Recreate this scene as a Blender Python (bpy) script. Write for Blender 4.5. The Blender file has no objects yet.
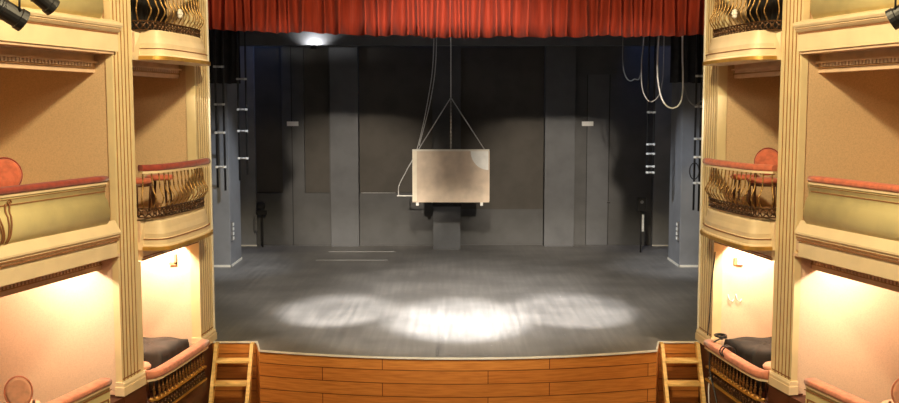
import bpy, bmesh, math, random
from mathutils import Vector, Matrix
random.seed(7)
SC = bpy.context.scene
COL = SC.collection
PI = math.pi

# ------------------------------------------------------------------ camera
cam_d = bpy.data.cameras.new('camera'); cam = bpy.data.objects.new('camera', cam_d); COL.objects.link(cam)
cam.location = (-0.12, 0, 3.4)
cam.rotation_euler = (PI/2 - math.radians(5.45), 0, 0)
cam_d.sensor_width = 36; cam_d.lens = 985*36/899
cam_d.clip_end = 200
SC.camera = cam

# ------------------------------------------------------------------ world, lights, exposure
SC.view_settings.view_transform = 'Standard'; SC.view_settings.look = 'None'
SC.view_settings.gamma = 1; SC.view_settings.use_curve_mapping = False
SC.view_settings.exposure = 0.0
w = bpy.data.worlds.new('world'); SC.world = w; w.use_nodes = True
w.node_tree.nodes['Background'].inputs[0].default_value = (1.0, 0.78, 0.50, 1)
w.node_tree.nodes['Background'].inputs[1].default_value = 0.10

def light(kind, name, loc, power, color=(1, 1, 1), target=None, **kw):
    d = bpy.data.lights.new(name, kind); d.energy = power; d.color = color
    for k, v in kw.items(): setattr(d, k, v)
    o = bpy.data.objects.new(name, d); COL.objects.link(o); o.location = loc
    if target is not None:
        o.rotation_euler = (Vector(target) - Vector(loc)).to_track_quat('-Z', 'Y').to_euler()
    return o
WARM = (1.0, 0.80, 0.46)
light('POINT', 'chandelier_light', (0, 7.4, 7.3), 2300, WARM, shadow_soft_size=0.30)
light('AREA', 'upper_gallery_light', (0, -1.5, 7.2), 330, (1.0, 0.78, 0.50), target=(0, 14, 2.5), shape='RECTANGLE', size=5.0, size_y=0.8)
light('SPOT', 'bridge_spot_left', (-2.3, 9.6, 6.9), 10500, (1, 0.96, 0.9), target=(-2.02, 16.3, 0), spot_size=math.radians(13.5), spot_blend=0.7, shadow_soft_size=0.05)
light('SPOT', 'bridge_spot_centre', (0.0, 9.0, 6.9), 22000, (1, 0.97, 0.92), target=(0.02, 15.5, 0), spot_size=math.radians(16.5), spot_blend=0.85, shadow_soft_size=0.05)
light('SPOT', 'bridge_spot_right', (2.2, 9.6, 6.9), 10500, (1, 0.96, 0.9), target=(1.95, 16.3, 0), spot_size=math.radians(14.5), spot_blend=0.7, shadow_soft_size=0.05)
light('SPOT', 'bridge_flood', (0.3, 8.8, 7.0), 9500, (1, 0.95, 0.87), target=(0.2, 17.2, 0), spot_size=math.radians(30), spot_blend=1.0, shadow_soft_size=0.2)
light('SPOT', 'floor_fill_wash', (0, 8.6, 7.0), 4500, (1, 0.93, 0.84), target=(0, 18.0, 0), spot_size=math.radians(46), spot_blend=0.5, shadow_soft_size=0.3)  # unseen lamp added to lift the stage floor, sparing the back wall
light('SPOT', 'gallery_spot_left', (-2.8, 3.0, 6.1), 14000, (1, 0.86, 0.68), target=(-2.3, 24, 1.4), spot_size=math.radians(13), spot_blend=0.8, shadow_soft_size=0.12)
light('SPOT', 'gallery_spot_right', (2.8, 3.0, 6.1), 14000, (1, 0.86, 0.68), target=(2.3, 24, 1.4), spot_size=math.radians(13), spot_blend=0.8, shadow_soft_size=0.12)
light('AREA', 'stage_work_light', (0, 18.8, 6.9), 8, (0.80, 0.88, 1.0), target=(0, 20, 0), shape='RECTANGLE', size=5, size_y=1.0)
for sx in (-1, 1):
    light('SPOT', 'wing_work_light', (-sx*0.5, 16.6, 6.2), 1900, (0.90, 0.95, 1.0), target=(sx*5.2, 20.9, 0.9), spot_size=math.radians(30), spot_blend=0.8, shadow_soft_size=0.06)
    light('SPOT', 'blue_stage_light', (sx*4.4, 23.75, 6.6), 70, (0.10, 0.30, 1.0), target=(sx*5.1, 24.1, 2.8), spot_size=math.radians(50), spot_blend=0.8, shadow_soft_size=0.1)
light('POINT', 'blue_backstage_light', (-0.3, 23.75, 6.4), 8, (0.12, 0.28, 1.0), shadow_soft_size=0.1)

# ------------------------------------------------------------------ materials
def mat(name, col, rough=0.7, var=0.06, scale=6, metal=0, bump=0.0, spec=0.5, stretch=(1, 1, 1), dark=None, emit=None, sheen=0):
    m = bpy.data.materials.new(name); m.use_nodes = True; nt = m.node_tree; b = nt.nodes['Principled BSDF']
    tc = nt.nodes.new('ShaderNodeTexCoord'); mp = nt.nodes.new('ShaderNodeMapping'); mp.inputs['Scale'].default_value = stretch
    nz = nt.nodes.new('ShaderNodeTexNoise'); nz.inputs['Scale'].default_value = scale; nz.inputs['Detail'].default_value = 5
    mx = nt.nodes.new('ShaderNodeMix'); mx.data_type = 'RGBA'
    c2 = dark or tuple(c*(1-var*3) for c in col); c1 = tuple(min(1, c*(1+var)) for c in col)
    mx.inputs[6].default_value = (*c2, 1); mx.inputs[7].default_value = (*c1, 1)
    rp = nt.nodes.new('ShaderNodeMapRange'); rp.inputs[1].default_value = 0.3; rp.inputs[2].default_value = 0.6
    L = nt.links.new
    L(tc.outputs['Object'], mp.inputs[0]); L(mp.outputs[0], nz.inputs['Vector']); L(nz.outputs['Fac'], rp.inputs[0])
    L(rp.outputs[0], mx.inputs[0]); L(mx.outputs[2], b.inputs['Base Color'])
    b.inputs['Roughness'].default_value = rough; b.inputs['Metallic'].default_value = metal
    b.inputs['Specular IOR Level'].default_value = spec
    if sheen: b.inputs['Sheen Weight'].default_value = sheen
    if bump:
        bp = nt.nodes.new('ShaderNodeBump'); bp.inputs['Strength'].default_value = bump; bp.inputs['Distance'].default_value = 0.02
        L(nz.outputs['Fac'], bp.inputs['Height']); L(bp.outputs[0], b.inputs['Normal'])
    if emit:
        b.inputs['Emission Color'].default_value = (*emit[0], 1); b.inputs['Emission Strength'].default_value = emit[1]
    return m
M = {
 'cream': mat('cream_paint', (0.80, 0.66, 0.38), 0.55, 0.03, 3),
 'cornice': mat('cornice_paint', (0.84, 0.68, 0.44), 0.5, 0.03, 3),
 'gold_line': mat('gilt_groove', (0.34, 0.145, 0.035), 0.5, 0.08, 8),
 'groove': mat('brown_line', (0.30, 0.13, 0.05), 0.6, 0.05, 8),
 'gilt': mat('gilt_band', (0.62, 0.36, 0.08), 0.35, 0.08, 5, metal=0.6),
 'green': mat('olive_cream_paint', (0.68, 0.59, 0.30), 0.5, 0.05, 3),
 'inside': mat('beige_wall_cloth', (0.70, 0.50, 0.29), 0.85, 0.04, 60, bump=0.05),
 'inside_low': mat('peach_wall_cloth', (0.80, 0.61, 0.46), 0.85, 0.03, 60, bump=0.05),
 'soffit': mat('pink_plaster', (0.74, 0.53, 0.36), 0.8, 0.04, 5),
 'dent': mat('dentil_brown', (0.46, 0.25, 0.11), 0.6, 0.05, 8),
 'velvet': mat('red_velvet', (0.30, 0.042, 0.026), 0.85, 0.10, 14, sheen=0.25),
 'velvet_pale': mat('salmon_velvet', (0.62, 0.16, 0.085), 0.85, 0.08, 14, sheen=0.25),
 'velvet_pink': mat('pink_velvet', (0.66, 0.24, 0.14), 0.85, 0.08, 14, sheen=0.25),
 'velvet_pale_lit': mat('pale_pink_overlit_velvet', (0.78, 0.42, 0.28), 0.85, 0.06, 14, sheen=0.25),  # lowest chairs: strong light on salmon velvet is put into this paler colour
 'curtain': mat('red_stage_cloth', (0.20, 0.020, 0.007), 0.75, 0.10, 5, stretch=(6, 1, 0.5), sheen=0.03, spec=0.2),
 'iron': mat('gilded_iron', (0.50, 0.30, 0.10), 0.38, 0.15, 25, metal=0.65, dark=(0.10, 0.05, 0.02)),
 'iron_dark': mat('dark_iron', (0.13, 0.065, 0.03), 0.4, 0.15, 25, metal=0.6, dark=(0.04, 0.02, 0.012)),
 'spindle': mat('spindle_bronze', (0.36, 0.19, 0.06), 0.35, 0.15, 30, metal=0.7, dark=(0.05, 0.02, 0.012)),
 'patch': mat('pale_patch', (0.80, 0.62, 0.38), 0.8, 0.03, 30),
 'darkwood': mat('dark_brown_wood', (0.085, 0.026, 0.014), 0.45, 0.12, 4, stretch=(1, 1, 4)),
 'chairwood': mat('chair_wood', (0.10, 0.035, 0.015), 0.35, 0.12, 6),
 'black': mat('black_cloth', (0.020, 0.019, 0.020), 0.85, 0.12, 8),
 'cover': mat('charcoal_cover', (0.055, 0.047, 0.047), 0.75, 0.12, 5, bump=0.3),
 'blackmetal': mat('black_metal', (0.018, 0.018, 0.02), 0.4, 0.1, 10),
 'stagewall': mat('dark_grey_stage_paint', (0.080, 0.080, 0.082), 0.75, 0.05, 2.5),
 'panel': mat('dark_brown_panel', (0.070, 0.063, 0.055), 0.85, 0.05, 2.5),
 'stagewall2': mat('dark_grey_pilaster_paint', (0.100, 0.103, 0.112), 0.7, 0.05, 2.5),
 'tower': mat('grey_tower_paint', (0.22, 0.225, 0.24), 0.7, 0.05, 2),
 'pale_edge': mat('pale_strip', (0.75, 0.72, 0.64), 0.6, 0.03, 6),
 'steel': mat('steel', (0.30, 0.30, 0.31), 0.35, 0.08, 12, metal=0.7),
 'white': mat('white_plastic', (0.82, 0.82, 0.80), 0.5, 0.03, 6),
 'whitecable': mat('white_cable', (0.85, 0.85, 0.85), 0.5, 0.02, 6),
 'greycable': mat('grey_cable', (0.22, 0.22, 0.22), 0.5, 0.04, 6),
 'rope': mat('rope', (0.55, 0.55, 0.56), 0.7, 0.06, 30),
 'board': mat('tan_board', (0.66, 0.54, 0.43), 0.75, 0.05, 4),
 'board_edge': mat('pale_board', (0.80, 0.73, 0.60), 0.7, 0.04, 4),
 'pine': mat('pale_pine', (0.80, 0.52, 0.18), 0.45, 0.08, 5, stretch=(1, 1, 6)),
}
def wood_planks():
    m = bpy.data.materials.new('orange_plank_wood'); m.use_nodes = True; nt = m.node_tree; b = nt.nodes['Principled BSDF']; L = nt.links.new
    uv = nt.nodes.new('ShaderNodeUVMap')
    br = nt.nodes.new('ShaderNodeTexBrick'); br.offset = 0.37
    br.inputs['Color1'].default_value = (0.62, 0.25, 0.055, 1); br.inputs['Color2'].default_value = (0.54, 0.195, 0.038, 1)
    br.inputs['Mortar'].default_value = (0.12, 0.03, 0.008, 1)
    br.inputs['Scale'].default_value = 1; br.inputs['Brick Width'].default_value = 2.3; br.inputs['Row Height'].default_value = 0.185
    br.inputs['Mortar Size'].default_value = 0.006; br.inputs['Mortar Smooth'].default_value = 0.2
    mp = nt.nodes.new('ShaderNodeMapping'); mp.inputs['Scale'].default_value = (2.5, 30, 1)
    nz = nt.nodes.new('ShaderNodeTexNoise'); nz.inputs['Scale'].default_value = 1.2; nz.inputs['Detail'].default_value = 6
    mx = nt.nodes.new('ShaderNodeMix'); mx.data_type = 'RGBA'; mx.blend_type = 'MULTIPLY'; mx.inputs[0].default_value = 0.7
    rp = nt.nodes.new('ShaderNodeValToRGB'); rp.color_ramp.elements[0].position = 0.3; rp.color_ramp.elements[0].color = (0.62, 0.5, 0.4, 1)
    rp.color_ramp.elements[1].position = 0.6; rp.color_ramp.elements[1].color = (1, 1, 1, 1)
    L(uv.outputs[0], br.inputs['Vector']); L(uv.outputs[0], mp.inputs[0]); L(mp.outputs[0], nz.inputs['Vector'])
    L(nz.outputs['Fac'], rp.inputs[0]); L(br.outputs['Color'], mx.inputs[6]); L(rp.outputs[0], mx.inputs[7]); L(mx.outputs[2], b.inputs['Base Color'])
    b.inputs['Roughness'].default_value = 0.38
    return m
M['planks'] = wood_planks()
def floor_mat():
    m = bpy.data.materials.new('grey_stage_floor'); m.use_nodes = True; nt = m.node_tree; b = nt.nodes['Principled BSDF']; L = nt.links.new
    tc = nt.nodes.new('ShaderNodeTexCoord')
    def noise(scale, st, rot=0, det=6):
        mp = nt.nodes.new('ShaderNodeMapping'); mp.inputs['Scale'].default_value = st; mp.inputs['Rotation'].default_value = (0, 0, rot)
        n = nt.nodes.new('ShaderNodeTexNoise'); n.inputs['Scale'].default_value = scale; n.inputs['Detail'].default_value = det
        L(tc.outputs['Object'], mp.inputs[0]); L(mp.outputs[0], n.inputs['Vector']); return n
    a = noise(2.2, (6.0, 0.30, 1), 0.22); c = noise(1.0, (1, 1, 1)); d = noise(38, (1, 0.6, 1), 0, 2)
    r1 = nt.nodes.new('ShaderNodeValToRGB'); r1.color_ramp.elements[0].position = 0.35; r1.color_ramp.elements[0].color = (0.165, 0.160, 0.157, 1)
    r1.color_ramp.elements[1].position = 0.68; r1.color_ramp.elements[1].color = (0.235, 0.225, 0.218, 1)
    L(a.outputs['Fac'], r1.inputs[0])
    r2 = nt.nodes.new('ShaderNodeValToRGB'); r2.color_ramp.elements[0].position = 0.35; r2.color_ramp.elements[0].color = (0.8, 0.8, 0.8, 1)
    r2.color_ramp.elements[1].position = 0.65; r2.color_ramp.elements[1].color = (1.15, 1.15, 1.15, 1); L(c.outputs['Fac'], r2.inputs[0])
    mx = nt.nodes.new('ShaderNodeMix'); mx.data_type = 'RGBA'; mx.blend_type = 'MULTIPLY'; mx.inputs[0].default_value = 1
    L(r1.outputs[0], mx.inputs[6]); L(r2.outputs[0], mx.inputs[7])
    r3 = nt.nodes.new('ShaderNodeValToRGB'); r3.color_ramp.elements[0].position = 0.74; r3.color_ramp.elements[0].color = (0, 0, 0, 1)
    r3.color_ramp.elements[1].position = 0.77; r3.color_ramp.elements[1].color = (1, 1, 1, 1); L(d.outputs['Fac'], r3.inputs[0])
    m2 = nt.nodes.new('ShaderNodeMix'); m2.data_type = 'RGBA'; m2.inputs[7].default_value = (0.75, 0.75, 0.73, 1)
    L(r3.outputs[0], m2.inputs[0]); L(mx.outputs[2], m2.inputs[6]); L(m2.outputs[2], b.inputs['Base Color'])
    rr = nt.nodes.new('ShaderNodeMapRange'); rr.inputs[3].default_value = 0.34; rr.inputs[4].default_value = 0.55
    L(a.outputs['Fac'], rr.inputs[0]); L(rr.outputs[0], b.inputs['Roughness'])
    return m
M['floor'] = floor_mat()

# ------------------------------------------------------------------ mesh helpers
def nb(): return bmesh.new()
def box(bm, x0, x1, y0, y1, z0, z1, bev=0):
    vs = [bm.verts.new(p) for p in ((x0,y0,z0),(x1,y0,z0),(x1,y1,z0),(x0,y1,z0),(x0,y0,z1),(x1,y0,z1),(x1,y1,z1),(x0,y1,z1))]
    fs = [bm.faces.new([vs[i] for i in q]) for q in ((0,3,2,1),(4,5,6,7),(0,1,5,4),(1,2,6,5),(2,3,7,6),(3,0,4,7))]
    if bev:
        es = list({e for f in fs for e in f.edges}); bmesh.ops.bevel(bm, geom=es, offset=bev, segments=2, affect='EDGES', profile=0.6)
def loft(bm, rings, closed=True, cap=True, smooth=False):
    R = [[bm.verts.new(p) for p in r] for r in rings]
    n = len(R[0])
    for a, b in zip(R, R[1:]):
        for i in range(n if closed else n-1):
            j = (i+1) % n
            f = bm.faces.new((a[i], a[j], b[j], b[i])); f.smooth = smooth
    if cap and closed:
        bm.faces.new(R[0][::-1]); bm.faces.new(R[-1])
def tube(bm, pts, r, n=8, cap=True, smooth=True):
    pts = [Vector(p) for p in pts]; rs = r if isinstance(r, (list, tuple)) else [r]*len(pts)
    rings = []; up = None
    for i, p in enumerate(pts):
        d = (pts[min(i+1, len(pts)-1)] - pts[max(i-1, 0)]).normalized()
        if up is None:
            up = Vector((0, 0, 1)) if abs(d.z) < 0.9 else Vector((1, 0, 0))
        a = (up - d*up.dot(d)).normalized(); up = a; b = d.cross(a)
        rings.append([p + (a*math.cos(2*PI*k/n) + b*math.sin(2*PI*k/n))*rs[i] for k in range(n)])
    loft(bm, rings, True, cap, smooth)
def lathe(bm, prof, n=14, c=(0, 0, 0), smooth=True):
    loft(bm, [[(c[0]+r*math.cos(2*PI*k/n), c[1]+r*math.sin(2*PI*k/n), c[2]+z) for k in range(n)] for r, z in prof], True, True, smooth)
def sweep(bm, path, prof, closed=True, smooth=False):
    """path: plan points (x,y); prof: (offset to the left of travel, z)"""
    P = [Vector((p[0], p[1])) for p in path]; rings = []
    for i, p in enumerate(P):
        a = (p - P[i-1]).normalized() if i else None
        b = (P[i+1] - p).normalized() if i < len(P)-1 else None
        if a is None: a = b
        if b is None: b = a
        na = Vector((-a.y, a.x)); nbv = Vector((-b.y, b.x)); m = (na+nbv).normalized(); k = 1/max(0.4, m.dot(na))
        rings.append([(p.x+m.x*o*k, p.y+m.y*o*k, z) for o, z in prof])
    loft(bm, rings, closed, True, smooth)
def obj(name, bm, m, parent=None, kind=None, world=False, label=None):
    """world=True: the vertices are in world coordinates; shift them into the parent's frame"""
    if world and parent is not None:
        root = parent
        off = Vector((0, 0, 0))
        while root is not None: off += root.location; root = root.parent
        for v in bm.verts: v.co -= off
    bmesh.ops.recalc_face_normals(bm, faces=bm.faces)
    me = bpy.data.meshes.new(name); bm.to_mesh(me); bm.free(); me.materials.append(M[m])
    o = bpy.data.objects.new(name, me); COL.objects.link(o)
    if parent is not None: o.parent = parent
    if kind: o['kind'] = kind
    if label: o['label'] = label
    return o
def struct(name, bm, m, parent=None): return obj(name, bm, m, parent, None if parent else 'structure')
def tag(o, label, cat, group=None):
    o['label'] = label; o['category'] = cat
    if group: o['group'] = group
    return o
def thing(name, label, cat, loc=(0, 0, 0), rotz=0, group=None):
    o = bpy.data.objects.new(name, None); COL.objects.link(o); o.location = loc; o.rotation_euler = (0, 0, rotz); o.empty_display_size = 0.1
    return tag(o, label, cat, group)
def dup(o, parent=None):
    c = o.copy(); COL.objects.link(c)
    if parent is not None: c.parent = parent
    for ch in [x for x in bpy.data.objects if x.parent == o]: dup(ch, c)
    return c

# ------------------------------------------------------------------ the plan of the side walls (one side; the other is mirrored)
class Seg:
    def __init__(s, a, b, side):
        s.a = Vector(a); s.b = Vector(b); s.L = (s.b-s.a).length; s.t = (s.b-s.a)/s.L; s.n = Vector((-s.t.y, s.t.x)); s.side = side
    def p(s, t, n):
        q = s.a + s.t*t + s.n*n; return (s.side*q.x - (0.045 if s.side > 0 else 0), q.y)
    def P(s, t, n, z):
        q = s.p(t, n); return (q[0], q[1], z)
    def prism(s, bm, t0, t1, prof, smooth=False):      # prof: closed (n, z)
        loft(bm, [[s.P(t, n, z) for n, z in prof] for t in (t0, t1)], True, True, smooth)
    def box(s, bm, t0, t1, n0, n1, z0, z1):
        s.prism(bm, t0, t1, [(n0, z0), (n1, z0), (n1, z1), (n0, z1)])
    def rotz(s):
        x, y = s.side*s.t.x, s.t.y; return math.atan2(y, x)
Q0, Q1, Q2, Q3, Q4 = (3.55, 14.28), (3.59, 13.67), (3.86, 11.94), (3.97, 11.31), (5.00, 7.10)
NAME = {-1: 'left', 1: 'right'}
TOP = 6.6; AUD = -1.7

# ------------------------------------------------------------------ stage floor, apron, auditorium floor
apron = []
for i in range(25):
    x = -2.80 + 5.60*i/24; apron.append((x, 13.17 + 0.44*(x/2.80)**2))
bm = nb()
poly = [(-3.60, 14.12), (-2.93, 14.12)] + apron + [(2.93, 14.12), (3.60, 14.12), (3.60, 14.65), (6.2, 14.65), (6.2, 24.4), (-6.2, 24.4), (-6.2, 14.65), (-3.60, 14.65)]
loft(bm, [[(x, y, -0.03) for x, y in poly], [(x, y, 0) for x, y in poly]])
struct('floor', bm, 'floor')
bm = nb(); box(bm, -7.5, 7.5, 5.0, 14.4, AUD-0.1, AUD); struct('floor', bm, 'darkwood')
def plank_wall(path, z0, z1, name):
    bm = nb(); uvl = bm.loops.layers.uv.new('UVMap')
    s = 0; prev = None
    for p, q in zip(path, path[1:]):
        l = math.dist(p, q)
        f = bm.faces.new([bm.verts.new((*p, z0)), bm.verts.new((*q, z0)), bm.verts.new((*q, z1)), bm.verts.new((*p, z1))])
        for lp, uvc in zip(f.loops, ((s, z0), (s+l, z0), (s+l, z1), (s, z1))): lp[uvl].uv = (uvc[0], uvc[1])
        s += l
    bmesh.ops.remove_doubles(bm, verts=bm.verts, dist=1e-4)
    o = struct(name, bm, 'planks')
    md = o.modifiers.new('s', 'SOLIDIFY'); md.thickness = 0.04; md.offset = 0
    return o
front = [(-2.93, 14.13)] + [(x*0.995, y+0.03) for x, y in apron] + [(2.93, 14.13)]
plank_wall(front, AUD, -0.035, 'wall_apron')
plank_wall([(-3.60, 14.15), (-2.93, 14.15)], AUD, -0.035, 'wall_apron')
plank_wall([(2.93, 14.15), (3.60, 14.15)], AUD, -0.035, 'wall_apron')
bm = nb()
rimpath = [(-3.60, 14.12), (-2.93, 14.12)] + apron + [(2.93, 14.12), (3.60, 14.12)]
sweep(bm, rimpath, [(-0.010, -0.022), (0.012, -0.022), (0.012, 0.003), (-0.010, 0.003)])
struct('trim_1', bm, 'pale_edge')

# ------------------------------------------------------------------ stage house
YB = 24.26
bm = nb(); box(bm, -6.2, 6.2, YB, YB+0.3, 0, 7.6); struct('wall_back', bm, 'stagewall')
bm = nb()                                                     # raised face of the left half: dado, stiles, leaving deep panels
box(bm, -4.93, -0.52, YB-0.10, YB, 0, 1.30)
box(bm, -4.22, -3.68, YB-0.10, YB, 1.30, 4.9)
box(bm, -3.07, -2.99, YB-0.10, YB, 1.30, 4.9)
struct('trim_2', bm, 'stagewall')
bm = nb(); box(bm, -3.985, -3.97, YB-0.112, YB-0.10, 0, 4.9); struct('trim_3', bm, 'black')
for x0, x1 in ((-3.02, -2.34), (2.20, 2.93)):
    bm = nb(); box(bm, x0, x1, YB-0.28, YB, 0, 4.95, 0.006); struct('trim_4', bm, 'stagewall2')
bm = nb(); box(bm, -0.53, 0.15, YB-0.16, YB, 0, 4.95); struct('trim_5', bm, 'stagewall')
for sx in (-1, 1):
    bm = nb(); box(bm, *sorted((sx*4.88, sx*5.5)), YB-0.18, YB, 0, 7.0); struct('trim_6', bm, 'tower')
bm = nb(); box(bm, 2.93, 4.86, YB-0.05, YB, 0, 4.9); struct('trim_7', bm, 'stagewall')
bm = nb(); box(bm, -5.2, 5.2, 23.1, 23.5, 4.84, 5.6); struct('trim_8', bm, 'stagewall2')
bm = nb(); box(bm, -6.2, 6.2, 14.7, 24.5, 7.5, 7.7); struct('ceiling', bm, 'black')
for sx in (-1, 1):
    bm = nb(); box(bm, *sorted((sx*6.1, sx*6.3)), 14.65, 24.5, 0, 7.6); struct('wall_stage_'+NAME[sx], bm, 'stagewall')
    bm = nb(); box(bm, *sorted((sx*4.80, sx*6.1)), 20.87, 21.95, 0, 7.4, 0.01); struct('wall_wing_'+NAME[sx], bm, 'tower')
    bm = nb(); box(bm, *sorted((sx*4.785, sx*6.1)), 20.845, 20.87, 0, 0.045); box(bm, *sorted((sx*4.785, sx*4.80)), 20.845, 21.95, 0, 0.045)
    struct('baseboard_wing_'+NAME[sx], bm, 'pale_edge')
    bm = nb(); box(bm, *sorted((sx*4.87, sx*5.5)), YB-0.20, YB-0.18, 0, 0.03); struct('baseboard_back_'+NAME[sx], bm, 'pale_edge')
for x0, x1, z0 in ((-4.93, -4.22, 1.31), (-3.68, -3.07, 1.31), (-2.34, -0.53, 1.31), (0.15, 2.20, 0.9)):
    bm = nb(); box(bm, x0+0.01, x1-0.01, YB-0.02, YB, z0, 4.85); struct('trim_22', bm, 'panel')
# double door in the right half of the back wall
dr = obj('door_1', (lambda b: (box(b, 3.26, 3.78, YB-0.066, YB-0.05, 0.01, 4.2), b)[1])(nb()), 'stagewall2'); dr['kind'] = 'structure'
bm = nb(); box(bm, 3.79, 3.806, YB-0.058, YB-0.05, 0.01, 4.2); obj('gap', bm, 'black', dr)
bm = nb(); box(bm, 3.245, 3.26, YB-0.058, YB-0.05, 0.01, 4.2); obj('gap', bm, 'black', dr)
bm = nb(); box(bm, 3.76, 3.84, YB-0.10, YB-0.06, 1.05, 1.09); obj('door_handle', bm, 'blackmetal', dr)

# ------------------------------------------------------------------ side walls with boxes
def flute_wall(seg, t0, t1, n, z0, z1, count, m0, m1, dep, name, label, root_loc):
    """shaft with sunk flutes, gilt groove floors"""
    ext = seg.L-t1 if seg.L-t1 > 0.04 else 0
    r = thing(name, label, 'pilaster', root_loc)
    L = t1-t0-m0-m1; pitch = L/count; gw = pitch*0.44; d = 0.010
    pr = [(t0, n-dep), (t0, n)]
    for i in range(count):
        c = t0+m0+pitch*(i+0.5)
        pr += [(c-gw/2, n), (c-gw/2+0.001, n-d), (c+gw/2-0.001, n-d), (c+gw/2, n)]
    pr += [(t1, n), (t1, n-dep)]
    bm = nb(); loft(bm, [[seg.P(t, nn, z) for t, nn in pr] for z in (z0, z1)]); obj('shaft', bm, 'cream', r, world=True)
    bm = nb()
    for i in range(count):
        c = t0+m0+pitch*(i+0.5); seg.box(bm, c-gw/2+0.001, c+gw/2-0.001, n-d, n-d+0.004, z0, z1)
    obj('fluting', bm, 'gold_line', r, world=True, label='gilt brown flute grooves')
    bm = nb()
    seg.box(bm, t0-0.03, t1+0.03+ext, n-dep, n+0.04, 0.0, 0.10)
    seg.prism(bm, t0-0.02, t1+0.02+ext, [(n-dep, 0.10), (n+0.03, 0.10), (n+0.03, 0.135), (n+0.012, 0.16), (n-dep, 0.16)])
    obj('base', bm, 'cornice', r, world=True)
    bm = nb(); seg.box(bm, t0+m0*0.6, t1-m1*0.6, n+0.0, n+0.003, 0.185, 0.20); obj('base_line', bm, 'groove', r, world=True)
    return r

def velvet_rail(seg, path, z0, z1, wdt, r, m='velvet'):
    """padded arm rail: rounded section swept along a local path (t, n)"""
    pts = [seg.p(t, n) for t, n in path]
    h = z1-z0; prof = []
    for k in range(12):
        a = 2*PI*k/12; prof.append((wdt/2*math.copysign(abs(math.cos(a))**0.6, math.cos(a)), (z0+z1)/2 + h/2*math.copysign(abs(math.sin(a))**0.7, math.sin(a))))
    bm = nb(); sweep(bm, pts, prof, smooth=True); obj('handrail', bm, m, r, world=True, label='velvet padded hand rail')
    bm = nb(); sweep(bm, pts, [(-wdt*0.36, z0-0.022), (wdt*0.36, z0-0.022), (wdt*0.36, z0+0.012), (-wdt*0.36, z0+0.012)]); obj('rail_batten', bm, 'cornice', r, world=True)

def interp(path, s):
    """point and heading at arc length s on polyline"""
    for a, b in zip(path, path[1:]):
        l = math.dist(a, b)
        if s <= l or b is path[-1]:
            k = min(1, s/l); return (a[0]+(b[0]-a[0])*k, a[1]+(b[1]-a[1])*k), math.atan2(b[1]-a[1], b[0]-a[0])
        s -= l
def plen(path): return sum(math.dist(a, b) for a, b in zip(path, path[1:]))

# the two kinds of baluster, built once each in local space (outward = +X)
def belly_baluster():
    bm = nb(); pts = []
    for i in range(22):
        k = i/21; z = 0.46*k
        x = 0.10*math.exp(-((k-0.26)/0.22)**2) - 0.012*math.sin(k*PI*2.2)
        pts.append((x-0.02*(1-k), 0, z))
    tube(bm, pts, [0.0085+0.004*math.exp(-((i/21-0.55)/0.08)**2) for i in range(22)], 6)
    me = bpy.data.meshes.new('baluster'); bmesh.ops.recalc_face_normals(bm, faces=bm.faces); bm.to_mesh(me); bm.free(); me.materials.append(M['iron']); return me
def spindle_baluster():
    bm = nb(); prof = [(0.012, 0), (0.020, 0.01), (0.020, 0.03), (0.010, 0.045), (0.019, 0.08), (0.022, 0.10), (0.013, 0.135), (0.019, 0.15), (0.010, 0.165), (0.009, 0.27), (0.016, 0.285), (0.016, 0.33)]
    lathe(bm, prof, 8)
    me = bpy.data.meshes.new('spindle'); bmesh.ops.recalc_face_normals(bm, faces=bm.faces); bm.to_mesh(me); bm.free(); me.materials.append(M['spindle']); return me
BELLY, SPIN = belly_baluster(), spindle_baluster()
def place_balusters(seg, path, z, r, count, me, scale=1):
    base = None; T = plen(path)
    for i in range(count):
        (t, n), a = interp(path, T*(i+0.6)/(count+0.2))
        x, y = seg.p(t, n)
        o = bpy.data.objects.new('baluster', me) if base is None else base.copy()
        if base is None: base = o; o.parent = r
        COL.objects.link(o)
        # outward normal of the path in world
        tx, tn = math.cos(a), math.sin(a)
        on = (-tn, tx)                                   # (t, n) components of the left normal
        vx = seg.side*(seg.t.x*on[0] + seg.n.x*on[1]); vy = seg.t.y*on[0] + seg.n.y*on[1]
        o.location = Vector((x, y, z)) - r.location; o.rotation_euler = (0, 0, math.atan2(vy, vx)); o.scale = (1, 1, scale)

def lattice_band(seg, path, z0, z1, r, lt=0.022):
    """pierced iron base band"""
    bm = nb(); pts = [seg.p(t, n) for t, n in path]
    for za, zb in ((z0, z0+0.016), (z1-0.016, z1)):
        sweep(bm, pts, [(-0.014, za), (0.014, za), (0.014, zb), (-0.014, zb)])
    T = plen(path); n = int(T/0.085)
    for i in range(n):
        a, _ = interp(path, T*i/n); b, _ = interp(path, T*(i+1)/n)
        for p, q in ((a, b), (b, a)):
            tube(bm, [seg.P(p[0], p[1], z0+0.012), seg.P((p[0]+q[0])/2, (p[1]+q[1])/2, (z0+z1)/2), seg.P(q[0], q[1], z1-0.012)], 0.009, 5)
        m_ = ((a[0]+b[0])/2, (a[1]+b[1])/2)
        lathe(bm, [(0.004, -0.022), (0.022, -0.012), (0.022, 0.012), (0.004, 0.022)], 6, seg.P(m_[0], m_[1], (z0+z1)/2))
    obj('lattice_band', bm, 'iron_dark', r, world=True, label='pierced bronze base band')

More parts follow.
